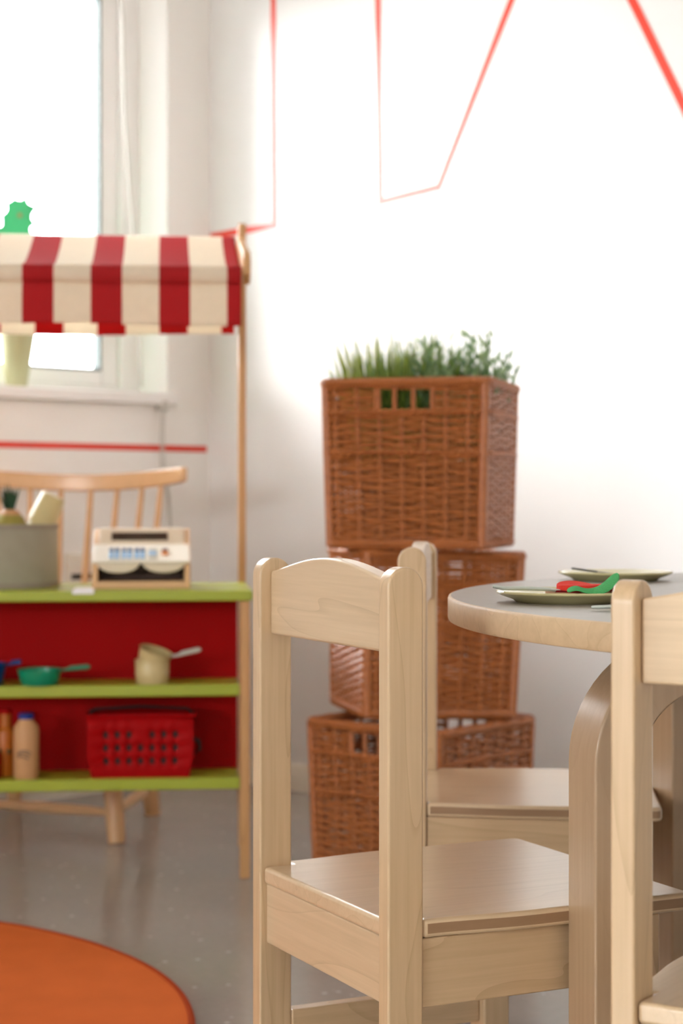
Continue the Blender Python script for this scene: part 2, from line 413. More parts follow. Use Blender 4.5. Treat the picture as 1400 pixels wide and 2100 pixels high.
# --- wall tape (thin red adhesive lines)
def wallR(u, v):
    k = (u-700)/F; s = (5.163*k+.361)/(1+k); y = 5.163-s; return Vector((s*math.sqrt(2), Z(v, y)))
def tape(poly, w, fn, side, loc, rz, label):
    pts = [fn(*p) for p in poly]
    n = len(pts); Ls, Rs = [], []
    for i, p in enumerate(pts):
        d0 = (pts[i]-pts[i-1]).normalized() if i else (pts[1]-pts[0]).normalized()
        d1 = (pts[i+1]-pts[i]).normalized() if i < n-1 else d0
        n0 = Vector((-d0.y, d0.x)); n1 = Vector((-d1.y, d1.x)); mt = (n0+n1).normalized(); k = w/2/max(.35, mt.dot(n0))
        Ls.append(p+mt*k); Rs.append(p-mt*k)
    bm = bmesh.new()
    y0, y1 = (-.0012, 0) if side < 0 else (0, .0012)
    for i in range(n-1):
        prism(bm, [Ls[i], Ls[i+1], Rs[i+1], Rs[i]], y0, y1, 'y')
    o = obj('wall_tape', bm, M['tape'], None, loc=loc, rz=rz); return tag(o, label, 'wall tape')
tape([(560, -60), (563, 462), (432, 485)], .018, wallR, -1, C, RR, 'red tape line dropping down the wall to a corner beside the stall awning post')
tape([(774, -60), (780, 414), (899, 384), (1072, -60)], .017, wallR, -1, C, RR, 'red tape outline narrowing to a point on the white wall above the wicker baskets')
tape([(1262, -70), (1460, 338)], .021, wallR, -1, C, RR, 'red tape line slanting across the wall in the top right corner')
o = obj('wall_tape', box(.012, 2.4, 0, .0012, .888, .905), M['tape'], None, loc=C, rz=RL)
tag(o, 'level red tape stripe on the wall below the window sill', 'wall tape')

def wallL(u, v):
    k = (u-700)/F; s = (-.361-5.163*k)/(1-k); y = 5.163-s; return Vector((s*math.sqrt(2), Z(v, y)))
# blind cord hanging by the window corner
p1 = wallL(325, 838); p2 = wallL(330, 955); p3 = wallL(345, 1085)
t = thing('hanging_cord', 'thin grey cord hanging from a small holder at the window sill\'s right end', 'cord', C, RL)
bm = bmesh.new(); bx(bm, p1.x-.012, p1.x+.012, 0, .03, p1.y-.006, p1.y+.02); obj('cord_holder', bm, M['cord'], t, bevel=.003)
bm = bmesh.new()
tube(bm, [(p1.x, .024, p1.y), (p1.x-.004, .016, (p1.y+p2.y)/2), (p2.x, .012, p2.y), (p3.x+.006, .012, (p2.y+p3.y)/2), (p3.x, .012, p3.y)], .0022, 6)
tube(bm, [(p1.x+.006, .024, p1.y), (p1.x+.006, .016, (p1.y+p2.y)/2), (p2.x+.008, .012, p2.y), (p3.x+.012, .012, (p2.y+p3.y)/2), (p3.x+.005, .012, p3.y)], .0022, 6)
obj('cord', bm, M['cord'], t)
obj('cord_weight', lathe(bmesh.new(), [(0, -.03), (.007, -.028), (.009, -.01), (.005, .01), (0, .012)], 16, c=(p3.x, .012, p3.y-.005)), M['cord'], t)
# curved pull cord in front of the window frame
q = [wallL(275, 30), wallL(279, 220), wallL(288, 360), wallL(299, 490)]
bm = bmesh.new(); tube(bm, [(q[0].x, -.06, 2.11)]+[(p.x, -.05, p.y) for p in q]+[(q[-1].x-.01, -.03, 1.06)], .004, 6)
tag(obj('slack_cord', bm, M['cord'], None, loc=C, rz=RL), 'pale slack blind pull hanging in front of the right window frame', 'cord')
# socket
ps = wallL(163, 1170)
t = thing('wall_socket', 'small white wall socket with a dark slot low on the wall behind the stall', 'socket', C, RL)
obj('cover_plate', box(ps.x-.05, ps.x+.05, 0, .012, ps.y-.045, ps.y+.045), M['white_plastic'], t, bevel=.004)
obj('slot', box(ps.x-.035, ps.x+.035, .0121, .0135, ps.y-.022, ps.y-.008), M['dark'], t)

# --- rug
t = thing('round_rug', 'round orange pile rug with a darker rust edge on the floor', 'rug', (-1.035, 2.651, 0))
R = .827
bm = lathe(bmesh.new(), [(0, .0), (R-.012, .0), (R-.010, .010), (R-.03, .0125), (0, .013)], 160); obj('pile', bm, M['rug'], t)
bm = bmesh.new(); tube(bm, [((R-.006)*math.cos(2*PI*k/160), (R-.006)*math.sin(2*PI*k/160), .0062) for k in range(160)], .0062, 8, True); obj('edge_binding', bm, M['rugedge'], t)

# ------------------------------------------------------------------ children's chairs
W, pd, pw, ins, D, SW, zt, za, zr, hs = .2839, .0381, .0211, .0041, .3407, .3455, .7018, .2815, .6185, .365
h = W/2
def make_chair(label):
    t = thing('child_chair', label, 'chair', group=None)
    for s in (-1, 1):
        x0, x1 = (h, h+pw) if s > 0 else (-h-pw, -h)
        r = pd/2; ry = r*.98
        prof = [(0, 0), (pd, 0)] + [(r+ry*math.cos(a)*1.02, zt-.019+.019*math.sin(a)) for a in [PI*k/18 for k in range(19)]]
        prof[2] = (pd, zt-.019); prof[-1] = (0, zt-.019)
        obj('rear_post', prism(bmesh.new(), prof, x0, x1, 'x'), M['maple_z'], t, bevel=.0026, seg=3, angle=30)
    # seat with posts notched in and softly flaring sides
    y1 = D+ins; hw = SW/2
    right = [(h-.0006, ins), (h-.0006, pd+.0004), (h+pw-.001, pd+.0004)]
    right += [(h+pw-.001+(hw-h-pw+.001)*(.5-.5*math.cos(PI*k/8)), pd+.004+.115*k/8) for k in range(1, 9)]
    right += [(hw-.012+.012*math.cos(a), y1-.012+.012*math.sin(a)) for a in [PI/2*k/5 for k in range(6)]]
    poly = right + [(-x, y) for x, y in right[::-1]]
    bm = prism(bmesh.new(), poly, hs-.0185, hs, 'z')
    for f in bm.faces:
        if abs(f.normal.x) > .5: f.material_index = 1  # side faces painted darker, for the weaker light on them
    st_ = obj('seat', bm, [M['seat'], M['seat_side_shade']], t, bevel=.0045, seg=3, angle=30)
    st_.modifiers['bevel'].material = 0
    # arched back rail
    n = 24; top = [(-h+W*k/n, zt-.0145+.0185*math.sin(PI*k/n)**1.15) for k in range(n+1)]
    obj('back_rail', prism(bmesh.new(), [(h, zr), (-h, zr)]+top, .0125, .0315, 'y'), M['maple_x'], t, bevel=.003, seg=3, angle=30)
    za1 = hs-.0187
    obj('apron', box(-h, h, .0075, .0255, za, za1), M['maple_x'], t, bevel=.002)
    lx, ly, lw = .148, y1-.052, .017
    for s in (-1, 1):
        obj('side_apron', box(s*.150-.009, s*.150+.009, pd, ly-lw, za-.002, za1), M['maple_y'], t, bevel=.002)
        obj('front_leg', box(s*lx-lw, s*lx+lw, ly-lw, ly+lw, 0, za1), M['maple_z'], t, bevel=.003)
        obj('stretcher', box(s*.150-.009, s*.150+.009, pd, ly-lw, .163, .2045), M['maple_y'], t, bevel=.002)
    obj('apron', box(-lx+lw, lx-lw, ly-.009, ly+.009, za, za1), M['maple_x'], t, bevel=.002)
    return t
c1 = make_chair('pale maple child chair in the centre foreground with its whole arched back rail showing')
c1.location = (-.0270, 1.9264, 0); c1.rotation_euler = (0, 0, -1.1196)
c3 = dup(c1, (.3525, 1.4223+.004, 0), (0, 0, -.5783), 'pale maple child chair cut off by the right edge, its post before the table')
c2 = dup(c1, (.0890, 2.6443, 0), (0, 0, -1.6646), 'pale maple child chair seen side-on between the wicker baskets and the table')
for c in (c1, c2, c3): c['group'] = 'children\'s chairs around the table'

# ------------------------------------------------------------------ table
TX, TY, TR, TZ, TT = .89, 2.07, .772, .658, .027
t = thing('round_table', 'large round table with grey laminate top, maple edge and bent birch legs', 'table', (TX, TY, 0))
bm = lathe(bmesh.new(), [(0, TZ-TT), (TR-.0035, TZ-TT+.0005), (TR-.0035, TZ), (0, TZ)], 200); obj('tabletop', bm, M['laminate'], t)
bm = bmesh.new(); n = 200
pr = [(TR-.0034, TZ-TT), (TR-.001, TZ-TT+.0008), (TR, TZ-TT+.003), (TR, TZ-.003), (TR-.001, TZ-.0008), (TR-.0034, TZ)]
rings = [[bm.verts.new((r*math.cos(2*PI*k/n), r*math.sin(2*PI*k/n), z)) for k in range(n)] for r, z in pr]
for A, B in zip(rings, rings[1:]+rings[:1]):
    for k in range(n): bm.faces.new((A[k], A[(k+1) % n], B[(k+1) % n], B[k]))
obj('edge_band', bm, M['edge'], t)
zu = TZ-TT; LT, LW, ri = .05, .066, .072; ro = ri+LT
prof = [(0, 0), (LT, 0)]
prof += [(ro-ri*math.cos(a), zu-ro+ri*math.sin(a)) for a in [PI/2*k/14 for k in range(15)]]
prof += [(.30, zu-LT), (.30, zu)]
prof += [(ro-ro*math.cos(a), zu-ro+ro*math.sin(a)) for a in [PI/2*k/14 for k in range(14, -1, -1)]]
la = math.atan2(.28, .96)
def leg(px, py, ang):
    o = obj('leg', prism(bmesh.new(), prof, 0, LW, 'y'), M['ply'], t, bevel=.003, angle=25)
    o.location = (px-TX, py-TY, 0); o.rotation_euler = (0, 0, ang)
leg(.2415, 1.795, la); leg(.4495, 2.56, la)
leg(2*TX-.2415, 2*TY-1.795, la+PI); leg(2*TX-.4495, 2*TY-2.56, la+PI)

def plate(x, y, label):
    p = [(0, .003), (.045, .003), (.050, .0), (.054, 0), (.058, .003), (.070, .0072), (.0748, .0098), (.0752, .0112), (.0742, .0122), (.070, .0112), (.056, .0072), (.05, .006), (0, .006)]
    o = obj('plate', lathe(bmesh.new(), p, 72), M['plate'], None, loc=(x, y, TZ)); return tag(o, label, 'plate', 'stoneware plates on the table')
plate(.238, 1.985, 'olive cream plate with felt food on it, near edge of the table')
plate(.362, 2.49, 'olive cream plate farther back on the table with a dark utensil on its rim')
def cutlery(name, pts, r, head, mat, label):
    t = thing(name, label, 'cutlery', pts[0])
    o = Vector(pts[0]); pts = [Vector(p)-o for p in pts]
    obj('handle', tube(bmesh.new(), pts, r, 10, sq=.55), mat, t)
    d = (pts[-1]-pts[-2]).normalized(); b = pts[-1]
    bm = bmesh.new()
    if head == 'fork':
        s = d.cross(Vector((0, 0, 1))).normalized()
        tube(bm, [b, b+d*.012, b+d*.018], [.003, .0085, .0095], 10, sq=.25)
        for k in (-1.5, -.5, .5, 1.5): tube(bm, [b+d*.016+s*k*.0048, b+d*.04+s*k*.0048], [.0016, .0009], 6)
        obj('tines', bm, mat, t)
    else:
        tube(bm, [b, b+d*.02, b+d*.05, b+d*.062], [.004, .0075, .007, .002], 10, sq=.18); obj('blade', bm, mat, t)
    return t
cutlery('toy_fork', [(X(1010, 1.96), 1.96, TZ+.0175), (X(1030, 1.96), 1.96, TZ+.0155), (X(1080, 1.97), 1.97, TZ+.0148), (X(1125, 1.975), 1.975, TZ+.0135), (X(1160, 1.98), 1.98, TZ+.011)], [.0032, .0042, .0044, .0036, .0024], 'fork', M['cutlery'], 'pale grey plastic toy fork resting on the near plate, handle over its rim')
cutlery('toy_knife', [(X(1213, 1.83), 1.83, TZ+.0035), (X(1226, 1.83), 1.828, TZ+.0035), (X(1260, 1.83), 1.823, TZ+.0045), (X(1320, 1.83), 1.815, TZ+.003)], [.0026, .0034, .0034, .003], 'knife', M['cutlery'], 'pale grey toy cutlery on the bare tabletop, its handle end peeping past the chair post')
cutlery('toy_knife', [(X(1172, 2.47), 2.47, TZ+.0165), (X(1190, 2.47), 2.472, TZ+.0148), (X(1225, 2.47), 2.478, TZ+.0115)], [.0026, .0028, .0026], 'knife', M['dark_metal'], 'dark grey toy utensil lying on the farther plate')
# felt food
px, py = X(1195, 1.985), 1.985
t = thing('felt_tomato_slice', 'red felt tomato slice with beige backing on the near plate', 'toy food', (px, py, TZ+.0085))
def wavy(r, z0, z1, amp, seed, sx=1.0, sy=1.0, n=48, tilt=0.0):
    rnd = random.Random(seed); ph = [rnd.random()*6 for _ in range(4)]
    bm = bmesh.new(); rg = []
    for zz in (0, 1):
        for rr in (0.0, .5, 1.0):
            ring_ = []
            for k in range(n):
                a = 2*PI*k/n; q = r*rr*(1+.05*math.sin(3*a+ph[0]))
                hgt = amp*rr*rr*(math.sin(2*a+ph[1])*.6+math.sin(3*a+ph[2])*.4)
                xx, yy = q*sx*math.cos(a), q*sy*math.sin(a)
                ring_.append((xx, yy, (z1 if zz else z0)+hgt+tilt*xx))
            rg.append([bm.verts.new(p) for p in ring_] if rr else [bm.verts.new((0, 0, z1 if zz else z0))])
    def fan(c, A, B):
        for k in range(n): bm.faces.new((c[0], A[k], A[(k+1) % n])); bm.faces.new((A[k], B[k], B[(k+1) % n], A[(k+1) % n]))
    fan(*rg[:3]); fan(*rg[3:])
    for k in range(n): bm.faces.new((rg[2][k], rg[5][k], rg[5][(k+1) % n], rg[2][(k+1) % n]))
    return bm
obj('beige_backing', wavy(.036, -.002, .0025, .0025, 3, 1.15, .8), M['felt_brown'], t)
obj('red_top', wavy(.030, .0045, .010, .003, 3, 1.1, .8), M['felt_red'], t, loc=(.004, .002, .0))
obj('maroon_layer', wavy(.032, .0024, .0046, .002, 5, 1.1, .8), M['felt_maroon'], t, loc=(.006, -.004, 0))
# felt leaf: a folded strip rising to the right
pts = [(1162, 1214, 1.945), (1172, 1208, 1.945), (1184, 1206, 1.945), (1196, 1212, 1.945), (1210, 1213, 1.945), (1228, 1212, 1.945), (1244, 1203, 1.947), (1258, 1190, 1.95), (1270, 1179, 1.952)]
wid = [.006, .010, .012, .012, .011, .010, .0092, .0082, .004]
bm = bmesh.new(); prev = None; tk = .0026
P3 = [Vector((X(u, y), y, Z(v, y))) for u, v, y in pts]
for i, p in enumerate(P3):
    d = (P3[min(i+1, len(P3)-1)]-P3[max(i-1, 0)]).normalized(); q_ = max(0, (i-4)/4); s = Vector((-.2*q_, 1-.45*q_, .15+.75*q_)).normalized(); nn = d.cross(s).normalized()
    if nn.z < 0: nn = -nn
    r_ = [bm.verts.new(p+s*wid[i]+nn*tk/2), bm.verts.new(p+nn*tk), bm.verts.new(p-s*wid[i]+nn*tk/2), bm.verts.new(p-s*wid[i]-nn*tk/2), bm.verts.new(p), bm.verts.new(p+s*wid[i]-nn*tk/2)]
    if prev:
        for k in range(6): bm.faces.new((prev[k], prev[(k+1) % 6], r_[(k+1) % 6], r_[k]))
    else: bm.faces.new(r_)
    prev = r_
bm.faces.new(prev[::-1])
o = obj('felt_leaf', bm, M['felt_green'], None, angle=60)
sub = o.modifiers.new('sub', 'SUBSURF'); sub.levels = 2; sub.render_levels = 2
tag(o, 'green felt lettuce leaf curling up from the near plate', 'toy food')

# ------------------------------------------------------------------ wicker baskets
BW, BD, BH = .322, .317, .325
def make_basket(label):
    t = thing('wicker_basket', label, 'basket', group=None)
    rc = .022
    def per(N_, hw, hd, rc=rc):
        """points (x, y, nx, ny) evenly along a rounded rectangle, starting at the front-left corner"""
        segs = [((-hw+rc, -hd), (hw-rc, -hd)), ((hw, -hd+rc), (hw, hd-rc)), ((hw-rc, hd), (-hw+rc, hd)), ((-hw, hd-rc), (-hw, -hd+rc))]
        cs = [(hw-rc, -hd+rc, -PI/2), (hw-rc, hd-rc, 0), (-hw+rc, hd-rc, PI/2), (-hw+rc, -hd+rc, PI)]
        nr = [(0, -1), (1, 0), (0, 1), (-1, 0)]
        lens = []
        for (a, b) in segs: lens += [math.dist(a, b), PI/2*rc]
        T = sum(lens); out = []
        for i in range(N_):
            s = T*i/N_; k = 0
            while s > lens[k]: s -= lens[k]; k += 1
            if k % 2 == 0:
                a, b = segs[k//2]; f = s/lens[k]; out.append((a[0]+(b[0]-a[0])*f, a[1]+(b[1]-a[1])*f)+nr[k//2])
            else:
                cx, cy, a0 = cs[k//2]; a = a0+s/rc; out.append((cx+rc*math.cos(a), cy+rc*math.sin(a), math.cos(a), math.sin(a)))
        return out
    NS, K = 28, 4; NP = NS*K
    def shrink(z): return .945+.055*z/BH
    def hole(x, y, z, m=0):
        if not (BH-.056-m < z < BH-.022+m) or abs(y) < BD*.42: return False
        return any(abs(x-c) < .0148+m for c in (-.037, 0, .037))
    rnd = random.Random(5)
    bm = bmesh.new()
    rows = 40
    for r in range(rows):
        z = .014+(BH-.03)*r/(rows-1)
        base = per(NP, BW/2*shrink(z), BD/2*shrink(z))
        ph1, ph2 = rnd.random()*6, rnd.random()*6
        pts = []
        for i, (x, y, nx, ny) in enumerate(base):
            am = math.cos(PI*(i/K))*(1 if r % 2 else -1)*.0052
            zz = z+.0009*math.sin(i*.21+ph1)+.0006*math.sin(i*.53+ph2)
            pts.append((x+nx*am, y+ny*am, zz))
        hr = BH-.058 < z < BH-.02
        if not hr: tube(bm, pts, .0029, 5, True, sq=1.1, up=(0, 0, 1))
        else:
            run = []
            for i in range(NP+1):
                p = pts[i % NP]
                b = base[i % NP]
                if abs(b[0]) < .0545 and abs(b[1]) > BD*.42 and abs(b[3]) > .9:
                    if len(run) > 1: tube(bm, run, .0029, 5, False, sq=1.1)
                    run = []
                else: run.append(p)
            if len(run) > 1: tube(bm, run, .0029, 5, False, sq=1.1)
    obj('weave', bm, M['wicker'], t, angle=60)
    bm = bmesh.new()
    lo, hi = per(NS, BW/2*shrink(0), BD/2*shrink(0)), per(NS, BW/2, BD/2)
    for (a, b) in zip(lo, hi):
        if abs(b[0]) < .05 and abs(b[1]) > BD*.42 and abs(b[3]) > .9:
            m_ = (BH-.06)/BH
            tube(bm, [(a[0], a[1], .004), (a[0]+(b[0]-a[0])*m_, a[1]+(b[1]-a[1])*m_, BH-.058)], .0042, 6)
        else: tube(bm, [(a[0], a[1], .004), (b[0], b[1], BH-.004)], .0042, 6)
    for s in (-1, 1):
        for xx in (-.0185, .0185, -.0555, .0555):
            tube(bm, [(xx, s*BD/2*.988, BH-.062), (xx, s*BD/2, BH-.01)], .0048, 6)
    for cx in (-1, 1):
        for cy in (-1, 1):
            tube(bm, [(cx*(BW/2-.0035)*.945, cy*(BD/2-.0035)*.945, .004), (cx*(BW/2-.0035), cy*(BD/2-.0035), BH-.004)], .0095, 10)
    obj('stakes', bm, M['wicker_rim'], t)
    def rope(z, r, out, strands, twist, sh=None, wob=0.0):
        bm = bmesh.new(); s_ = sh or shrink(z)
        base = per(336, BW/2*s_+out, BD/2*s_+out, rc+out)
        for k in range(strands):
            pts = []
            for i, (x, y, nx, ny) in enumerate(base):
                a = 2*PI*(i*twist/336+k/strands)
                pts.append((x+nx*r*.62*math.cos(a), y+ny*r*.62*math.cos(a), z+r*.62*math.sin(a)+wob*math.sin(i*.06)))
            tube(bm, pts, r*.62, 5, True, up=(0, 0, 1))
        return bm
    obj('band', rope(BH-.064, .0062, .004, 2, 40), M['wicker_rim'], t)
    obj('band', rope(BH*.565, .0062, .004, 2, 40, wob=.0015), M['wicker_rim'], t)
    obj('rim', rope(BH-.006, .0088, .003, 3, 60), M['wicker_rim'], t)
    obj('foot_border', rope(.008, .0092, .0, 3, 70), M['wicker_rim'], t)
    bm = bmesh.new()
    for k in range(26):
        x0 = -BW/2*.93+BW*.93*k/25
        tube(bm, [(x0, -BD/2*.93, .010), (x0, BD/2*.93, .010)], .0062, 6, sq=.6)
    obj('bottom', bm, M['wicker'], t)
    return t
bk = make_basket('brown wicker basket standing on the floor, lowest of the stack')
def from_corner(x, y, ang, w=BW, d=BD):  # centre of a footprint from its near corner (front-right if ang<0, front-left if ang>0)
    c, s = math.cos(ang), math.sin(ang); lx, ly = (-w/2, d/2) if ang < 0 else (w/2, d/2)
    return x+lx*c-ly*s, y+lx*s+ly*c
bxy = from_corner(.1838, 3.549, math.radians(-39.5))
bk.location = bxy+(.0,); bk.rotation_euler = (0, 0, math.radians(-39.5))
mxy = from_corner(.0405, 3.635, math.radians(12.5), BD, BW)
mid = dup(bk, mxy+(.3335,), (math.radians(1.6), math.radians(.6), math.radians(102.5)), 'brown wicker basket in the middle of the stack, turned and slightly tilted')
txy = from_corner(.275, 3.57, math.radians(-15.5))
topb = dup(bk, txy+(.668,), (0, 0, math.radians(-15.5)), 'brown wicker basket on top of the stack, holding green plants')
for b in (bk, mid, topb): b['group'] = 'stacked wicker baskets'

# plants in the top basket
def to_world(lx, ly):
    a = math.radians(-15.5); return txy[0]+lx*math.cos(a)-ly*math.sin(a), txy[1]+lx*math.sin(a)+ly*math.cos(a)
z0 = .668+.018
def pot(t, r=.05, hh=.15):
    obj('pot', lathe(bmesh.new(), [(0, 0), (r*.75, 0), (r, hh), (r*.92, hh), (r*.9, hh-.02), (0, hh-.02)], 28), M['pot_black'], t)
def blade(bm, base, dirv, ln, w, bend, n=6):
    dirv = dirv.normalized(); side = dirv.cross(Vector((0, 0, 1)));
    if side.length < .05: side = Vector((1, 0, 0))
    side = side.normalized(); rot = Matrix.Rotation(random.random()*PI, 3, dirv); side = rot @ side
    out = Vector((dirv.x, dirv.y, 0)); prev = None
    for k in range(n+1):
        f = k/n; p = base+dirv*ln*f+(out*bend*ln - Vector((0, 0, bend*ln*.45)))*f*f
        ww = w*(1-f**2.2)*.5+.0002
        r_ = [bm.verts.new(p-side*ww), bm.verts.new(p+side*ww)]
        if prev: bm.faces.new((prev[0], prev[1], r_[1], r_[0]))
        prev = r_
def grass(lx, ly, n, lo, hi, spread, mat, label, w=.006):
    x, y = to_world(lx, ly)
    t = thing('grass_plant', label, 'plant', (x, y, z0)); pot(t)
    bm = bmesh.new()
    for _ in range(n):
        a = random.random()*2*PI; r = .046*math.sqrt(random.random())
        lean = spread*(.25+.75*random.random())
        blade(bm, Vector((r*math.cos(a), r*math.sin(a), .13)), Vector((math.cos(a)*lean, math.sin(a)*lean, 1)), random.uniform(lo, hi), w*random.uniform(.7, 1.3), random.uniform(.0, .35))
    obj('grass_blades', bm, mat, t); return t
grass(-.085, .02, 330, .19, .325, .34, M['grass'], 'potted yellow green artificial grass at the left of the top basket', .0085)
grass(.0, .03, 300, .17, .315, .30, M['grass2'], 'potted darker green artificial grass in the middle of the top basket', .008)
grass(-.045, -.062, 240, .17, .27, .2, M['grass2'], 'short potted artificial grass along the front rim of the top basket', .007)
def leafy(lx, ly, label):
    x, y = to_world(lx, ly); t = thing('leafy_plant', label, 'plant', (x, y, z0)); pot(t)
    lv, st = bmesh.new(), bmesh.new()
    for _ in range(44):
        a = random.random()*2*PI; lean = random.uniform(.03, .36); ln = random.uniform(.15, .275)
        d = Vector((math.cos(a)*lean, math.sin(a)*lean, 1)).normalized(); b = Vector((.03*math.cos(a), .03*math.sin(a), .13))
        tube(st, [b, b+d*ln*.5, b+d*ln], .0012, 4)
        for k in range(11):
            f = .35+.65*k/10; p = b+d*ln*f; aa = k*2.4+a
            ld = (Vector((math.cos(aa), math.sin(aa), 1.25))).normalized()
            blade(lv, p, ld, random.uniform(.018, .030), .0075, .06, 4)
    obj('leaflets', lv, M['leaf'], t); obj('stems', st, M['leaf'], t); return t
leafy(.09, .02, 'potted leafy green plant with small leaflets at the right of the top basket')
leafy(.085, -.062, 'potted leafy green plant at the front right corner of the top basket')

# ------------------------------------------------------------------ market stall
SA = math.radians(5.4); SX, SY = -.1835, 3.785       # front right foot (outer corner)
def S(lx, ly): return SX+lx*math.cos(SA)-ly*math.sin(SA), SY+lx*math.sin(SA)+ly*math.cos(SA)
SWD, SDP = 1.06, .36
t = thing('market_stall', 'toy market stall with red and cream striped awning, lime green shelves and red panel', 'toy stall', (SX, SY, 0), SA)
for x1 in (0, -SWD+.02):
    obj('front_post', box(x1-.020, x1, 0, .022, 0, .5585), M['stallwood'], t, bevel=.002)
    obj('rear_post', box(x1-.0105, x1+.0065, SDP-.02, SDP, 0, 1.366), M['stallwood'], t, bevel=.002)
    xr = x1
    # awning arm: sloping board from the rear post forward, rounded front end
    a0, a1 = Vector((SDP-.021, 1.315)), Vector((.0, 1.222)); d = (a1-a0).normalized(); nn = Vector((-d.y, d.x)); hw = .034
    pl = [a0+nn*.02, a0-nn*.02]+[a1-nn*hw*math.cos(q)+d*hw*math.sin(q)-d*hw for q in [PI*k/12 for k in range(13)]]
    s0, s1 = (-.0150, .0015)
    obj('awning_arm', prism(bmesh.new(), [tuple(p) for p in pl], x1+s0-(.0 if x1 == 0 else -.0), x1+s1, 'x'), M['stallwood'], t, bevel=.003)
x0, x1 = -SWD+.02, -.0205
ct = obj('counter', box(-SWD-.012, .005, -.012, SDP-.0205, .5587, .580), M['green'], t, bevel=.003)
obj('shelf', box(x0+.0005, x1, .0, .135, .3675, .391), M['green'], t, bevel=.003)
obj('shelf', box(x0+.0005, x1, .0, .135, .180, .2035), M['green'], t, bevel=.003)
obj('back_panel', box(x0+.0005, x1, .1352, .145, .180, .5585), M['redpanel'], t)
obj('ridge_bar', tube(bmesh.new(), [(x0, SDP-.012, 1.327), (-.0166, SDP-.012, 1.327)], .007, 12), M['stallwood'], t)
obj('front_bar', tube(bmesh.new(), [(x0, -.022+.02, 1.218), (0, -.002, 1.218)], .008, 12), M['stallwood'], t)
# awning cloth: back drop - ridge - slope - front fold - front drop; stripes in alternating columns
prof = [(SDP+.004, 1.122), (SDP+.003, 1.18), (SDP+.001, 1.26), (SDP-.001, 1.325), (SDP-.012, 1.3365), (SDP-.03, 1.333)]
prof += [(SDP-.03-.315*k/8, 1.333-(.105)*k/8-.006*math.sin(PI*k/8)) for k in range(1, 8)]
prof += [(.006, 1.231), (-.008, 1.2285), (-.0165, 1.219), (-.0185, 1.206), (-.0125, 1.1955), (-.0065, 1.1935), (-.0115, 1.186), (-.0135, 1.165), (-.014, 1.14), (-.013, 1.118), (-.0125, 1.110)]
bounds = [-.0185, -.0465, -.1205]
w_ = [.0615, .0735]; i = 0
while bounds[-1] > -SWD-.02: bounds.append(bounds[-1]-w_[i % 2]); i += 1
bm = bmesh.new(); cols = []
for i, (a, b) in enumerate(zip(bounds, bounds[1:])):
    nsub = 4
    for k in range(nsub): cols.append((a+(b-a)*k/nsub, a+(b-a)*(k+1)/nsub, i % 2))
def awn(x, j):
    y, z = prof[j]; n_ = len(prof)
    if j >= n_-6: y += .0035*math.sin(x*21+1)*(j-(n_-6))/5; z += .0028*math.sin(x*13)*(j == n_-1)
    if j <= 2: y += .004*math.sin(x*17); z += (.003*math.sin(x*9+2))*(j == 0)
    if 6 <= j <= 12: z -= .004*(.5+.5*math.sin(x*6.5+.5))
    return (x, y, z)
vmap = {}
def vv(x, j):
    k = (round(x, 5), j)
    if k not in vmap: vmap[k] = bm.verts.new(awn(x, j))
    return vmap[k]
for a, b, m_ in cols:
    for j in range(len(prof)-1): bm.faces.new((vv(a, j), vv(b, j), vv(b, j+1), vv(a, j+1))).material_index = m_
aw = obj('awning', bm, [M['red_cloth'], M['cream_cloth']], t, angle=80)
so = aw.modifiers.new('cloth', 'SOLIDIFY'); so.thickness = .0012; so.offset = 0
# horizontal hem stitched above the front edge
zc = .580
# --- on the counter
lx, ly = -.515, .19; wx, wy = S(lx, ly)
t = thing('felt_bin', 'round grey felt storage bin holding toy food on the green counter', 'basket', (wx, wy, zc))
r = .122
obj('wall', lathe(bmesh.new(), [(0, .004), (r-.006, .004), (r-.006, .129), (r-.004, .131), (r-.001, .129), (r, .1255), (r+.0008, .0125), (r, .002), (0, 0)], 64), M['felt_grey'], t)
obj('hem', lathe(bmesh.new(), [(r+.0003, .0), (r+.0022, .001), (r+.0022, .010), (r+.0003, .0115)], 64), M['felt_hem'], t)
obj('hem', lathe(bmesh.new(), [(r+.0003, .121), (r+.0016, .1215), (r+.0016, .129), (r-.001, .1305)], 64), M['felt_hem'], t)
bxw, byw = wx, wy
# toy fruit
fx, fy = X(20, 3.93), 3.93
t = thing('toy_fruit', 'toy fruit with olive skin and dark green leaf crown in the grey bin', 'toy food', (fx, fy, zc+.004))
obj('body', lathe(bmesh.new(), [(0, 0), (.02, .004), (.036, .03), (.043, .075), (.040, .115), (.028, .142), (.012, .152), (0, .153)], 28), M['olive'], t)
obj('collar', lathe(bmesh.new(), [(.024, .143), (.022, .150), (.012, .157), (0, .158)], 20), M['milk'], t)
bm = bmesh.new()
for k in range(16):
    a = k*2.39; q = random.uniform(.05, .42)
    blade(bm, Vector((.006*math.cos(a), .006*math.sin(a), .152)), Vector((math.cos(a)*q, math.sin(a)*q, 1)), random.uniform(.042, .066), .0095, .1, 5)
obj('leaf_crown', bm, M['leafdark'], t)
